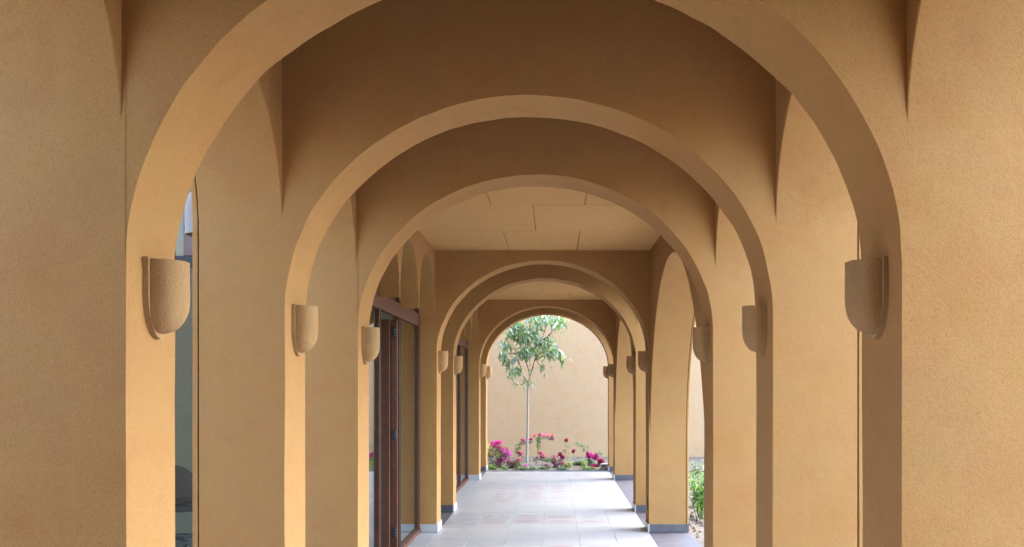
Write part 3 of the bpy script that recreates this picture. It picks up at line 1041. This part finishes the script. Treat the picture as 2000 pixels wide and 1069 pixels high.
plant('bougainvillea', 1084, 916, 19.3, 'dusky purple bougainvillea sprawling low in the middle of the bed', 'shrub',
      ([([(1082, 903), (1085, 893)], .005, .002), ([(1088, 905), (1096, 892)], .005, .002), ([(1080, 908), (1070, 910)], .004, .002)], 'green_stem'),
      [('grey_leaf', .05, .5, 130, [(1082, 905, 12, 9), (1096, 905, 9, 9), (1066, 912, 9, 5)]), ('shrub_leaf', .05, .5, 60, [(1074, 899, 8, 5), (1092, 912, 12, 6)])],
      [('bract_pink', .033, .8, 50, [(1083, 893, 6, 4), (1082, 902, 4, 3), (1096, 905, 5, 4)]), ('petal_red', .03, .8, 34, [(1098, 894, 5, 6), (1094, 888, 3, 3)]), ('bract_purple', .03, .8, 40, [(1066, 912, 7, 4), (1084, 908, 6, 5)])], FL)
plant('rose_bush', 1110, 916, 19.4, 'lanky rose with two deep red blooms on thin bare stems', 'shrub',
      ([([(1110, 900), (1106, 880), (1106, 862)], .004, .002), ([(1111, 900), (1112, 885), (1116, 868)], .003, .002), ([(1112, 898), (1118, 888), (1120, 882)], .003, .002), ([(1109, 902), (1102, 886)], .003, .002)], 'straw'),
      [('grey_leaf', .045, .5, 44, [(1105, 868, 4, 5), (1101, 884, 4, 5), (1115, 868, 5, 4), (1112, 888, 6, 10)]), ('twig', .035, .5, 12, [(1107, 873, 5, 4), (1104, 881, 3, 4)])],
      [('petal_red', .032, .85, 14, [(1107, 860, 3.0, 2.0)]), ('petal_red', .030, .85, 9, [(1120, 882, 1.8, 1.8)])], FL)
plant('grass_tuft', 1111, 917, 19.25, 'upright bright green grass tuft at the foot of the lanky rose', 'grass',
      ([([(1108, 905), (1106, 894)], .004, .001), ([(1112, 903), (1112, 890)], .005, .001), ([(1106, 908), (1103, 900)], .004, .001), ([(1114, 908), (1116, 900)], .005, .001), ([(1110, 908), (1109, 896)], .005, .001), ([(1113, 910), (1113, 897)], .005, .001)], 'straw'),
      [('grass_leaf', .11, .12, 44, [(1108, 910, 5, 7), (1113, 906, 3, 8)]), ('shrub_leaf', .09, .2, 22, [(1106, 910, 4, 6)])], [], FL)
plant('grey_shrub', 1141, 916, 19.6, 'tall grey-green plant with an open feathery top on a pale stem', 'shrub',
      ([([(1140, 900), (1140, 885), (1140, 873), (1141, 864)], .007, .002), ([(1140, 880), (1132, 868), (1126, 866)], .003, .001), ([(1140, 878), (1147, 870)], .003, .001), ([(1140, 884), (1146, 880)], .003, .001)], 'straw'),
      [('grey_leaf', .05, .35, 120, [(1140, 872, 5, 5), (1126, 867, 5, 3), (1134, 868, 7, 4), (1146, 874, 5, 4), (1142, 882, 4, 4)])], [], FL)
plant('grass_tuft', 1140, 917, 19.3, 'yellow-green grass tuft at the foot of the tall grey-green plant', 'grass',
      ([([(1139, 906), (1138, 896)], .005, .001), ([(1142, 905), (1142, 895)], .005, .001), ([(1141, 905), (1140, 888)], .006, .001), ([(1144, 910), (1147, 901)], .004, .001), ([(1137, 910), (1134, 902)], .004, .001)], 'straw'),
      [('grass_leaf', .10, .13, 50, [(1140, 907, 4, 8)])], [], FL)
plant('rose_bush', 1158, 914, 19.8, 'rose with a row of three magenta blooms near the bed end', 'shrub',
      ([([(1156, 905), (1149, 892)], .004, .002), ([(1157, 905), (1156, 894)], .004, .002), ([(1158, 905), (1165, 894)], .004, .002)], 'green_stem'),
      [('shrub_leaf', .05, .5, 70, [(1156, 906, 9, 6), (1150, 899, 7, 4)]), ('grey_leaf', .05, .5, 50, [(1150, 907, 8, 5), (1172, 886, 4, 5)])],
      [('petal_red', .03, .8, 8, [(1147, 886, 2, 2)]), ('bract_magenta', .047, .9, 34, [(1149, 890, 3, 3.4)]), ('bract_magenta', .047, .9, 34, [(1156, 892, 3.4, 3)]), ('bract_magenta', .047, .9, 34, [(1164, 893, 3, 3.2)])], FL)
plant('rose_bush', 1172, 916, 19.5, 'rose with one large crimson-pink bloom next to the pale floodlight', 'shrub',
      ([([(1172, 910), (1174, 904)], .004, .002), ([(1170, 912), (1160, 914)], .004, .002)], 'green_stem'),
      [('shrub_leaf', .045, .5, 30, [(1170, 910, 5, 5)])],
      [('petal_red', .04, .9, 50, [(1174, 903, 4.6, 4.6)]), ('bract_pink', .035, .9, 16, [(1174, 902, 4, 4)]), ('petal_red', .04, .9, 44, [(1162, 915, 5.5, 3)]), ('petal_red', .036, .9, 20, [(1158, 914, 3, 3)])], FL)
plant('ground_cover', 1130, 915, 19.9, 'low dark green leafy plants between the two grass tufts', 'plant', None,
      [('shrub_leaf', .075, .4, 130, [(1124, 914, 7, 4), (1130, 912, 8, 5), (1150, 912, 6, 5)]), ('grey_leaf', .08, .35, 90, [(1130, 903, 10, 5), (1154, 905, 8, 4)])], [], FL)
plant('ground_cover', 960, 917, 18.85, 'bright green low plants at the bed corner below the big bougainvillea', 'plant', None,
      [('oleander_leaf', .07, .35, 120, [(957, 914, 6, 5), (965, 916, 7, 4), (986, 917, 6, 4)])], [], FL)

for (u_, d_, mt_, lb_) in ((1040, 18.8, 'grey_leaf', 'grey-green ground cover at the foot of the tree along the curb'), (1062, 18.9, 'shrub_leaf', 'dark ground cover along the curb below the wall climber'),
                           (1098, 18.75, 'grey_leaf', 'grey-green ground cover along the curb before the lanky rose'), (1150, 18.8, 'oleander_leaf', 'fresh green ground cover along the curb below the magenta roses'),
                           (1020, 18.75, 'shrub_leaf', 'dark ground cover along the curb below the hot pink bougainvillea')):
    plant('ground_cover', u_, 920, d_, lb_, 'plant', None, [(mt_, .06, .4, 90, [(u_ - 6, 918, 7, 3), (u_ + 6, 918, 7, 3), (u_, 915, 9, 4)])], [], FL)

# gravel and fallen bits in the bed
bm = bmesh.new()
for _ in range(1500):
    y = 18.6 + (rnd.random() ** 1.3) * 3.6
    x = rnd.uniform(-1.9, 1.7)
    s = rnd.uniform(.006, .019)
    mtx = Matrix.Translation((x, y, s * 0.25)) @ Euler((rnd.uniform(0, 3), rnd.uniform(0, 3), rnd.uniform(0, 3))).to_matrix().to_4x4() @ Matrix.Diagonal((s, s * rnd.uniform(.6, 1), s * rnd.uniform(.4, .7), 1))
    bmesh.ops.create_icosphere(bm, subdivisions=1, radius=1, matrix=mtx)
g = from_bm('bed_gravel', bm, 'stone_chip', None, 30)
tag(g, 'grey stone chips scattered over the soil of the flower bed', 'gravel', None, 'stuff')

# small pale floodlight box at the end of the bed
fl = at(1180, 913, 18.9)
fe = empty('garden_floodlight', (fl.x, 18.9, 0.0), 'small pale floodlight box with a dark slot at the bed end', 'lamp')
o = box('housing', -.075, .075, -.05, .05, 0.0, .115, 'plastic_white', None, .008); o.parent = fe
o = box('slot', -.055, .03, -.053, -.048, .062, .088, 'black_metal', None, .002); o.parent = fe

# --- garden beside the walk, seen through the open side arches
def leafy(name, loc, h, r_, n, L, W, mat, label, cat, group=None, stems=9, stemmat='green_stem'):
    root = empty(name, loc, label, cat, group)
    bm = bmesh.new(); lb = bmesh.new()
    for k in range(stems):
        a = rnd.uniform(0, 6.283)
        q = r_ * rnd.uniform(.2, 1)
        tip = Vector((q * math.cos(a), q * math.sin(a), h * rnd.uniform(.65, 1.0)))
        pts = [Vector((tip.x * .15, tip.y * .15, -.02)), Vector((tip.x * .45, tip.y * .45, tip.z * .5)), tip]
        tube(bm, pts, .006, .002, 5)
        for _ in range(n // stems):
            t = rnd.uniform(.25, 1)
            p = pts[0].lerp(pts[1], t * 2) if t < .5 else pts[1].lerp(pts[2], t * 2 - 1)
            a2 = rnd.uniform(0, 6.283)
            d = Vector((math.cos(a2), math.sin(a2), rnd.uniform(-.2, .9)))
            add_leaf(lb, p, d, Vector((0, 0, 1)), L * rnd.uniform(.6, 1.15), L * W, rnd.uniform(.1, .5))
    from_bm('stems', bm, stemmat, root, 60)
    o = from_bm('foliage', lb, mat, root, 80); o['kind'] = 'stuff'
    return root
leafy('oleander', (1.84, 11.9, -0.012), 0.62, 0.26, 260, 0.17, 0.17, 'oleander_leaf', 'bushy light green narrow-leaved shrub just outside the open side arch', 'shrub', None, 14)
leafy('oleander', (2.02, 13.1, -0.012), 0.55, 0.22, 150, 0.15, 0.17, 'oleander_leaf', 'smaller narrow-leaved shrub behind the bushy one outside the side arch', 'shrub', None, 10)
leafy('low_plant', (2.62, 17.4, -0.012), 0.30, 0.25, 120, 0.10, 0.3, 'grey_leaf', 'low grey-green plant on the garden soil by the gravel', 'plant', None, 8)
bm = bmesh.new()
for _ in range(900):
    y = rnd.uniform(9.0, 18.3); x = rnd.uniform(1.56, 3.3)
    s = rnd.uniform(.012, .045)
    mtx = Matrix.Translation((x, y, -0.012 + s * 0.2)) @ Euler((rnd.uniform(0, 3), rnd.uniform(0, 3), rnd.uniform(0, 3))).to_matrix().to_4x4() @ Matrix.Diagonal((s, s * rnd.uniform(.5, 1), s * rnd.uniform(.3, .7), 1))
    bmesh.ops.create_icosphere(bm, subdivisions=1, radius=1, matrix=mtx)
g = from_bm('soil_clods', bm, 'clod', None, 30)
tag(g, 'dry clods and chips on the garden soil beside the walk', 'gravel', None, 'stuff')
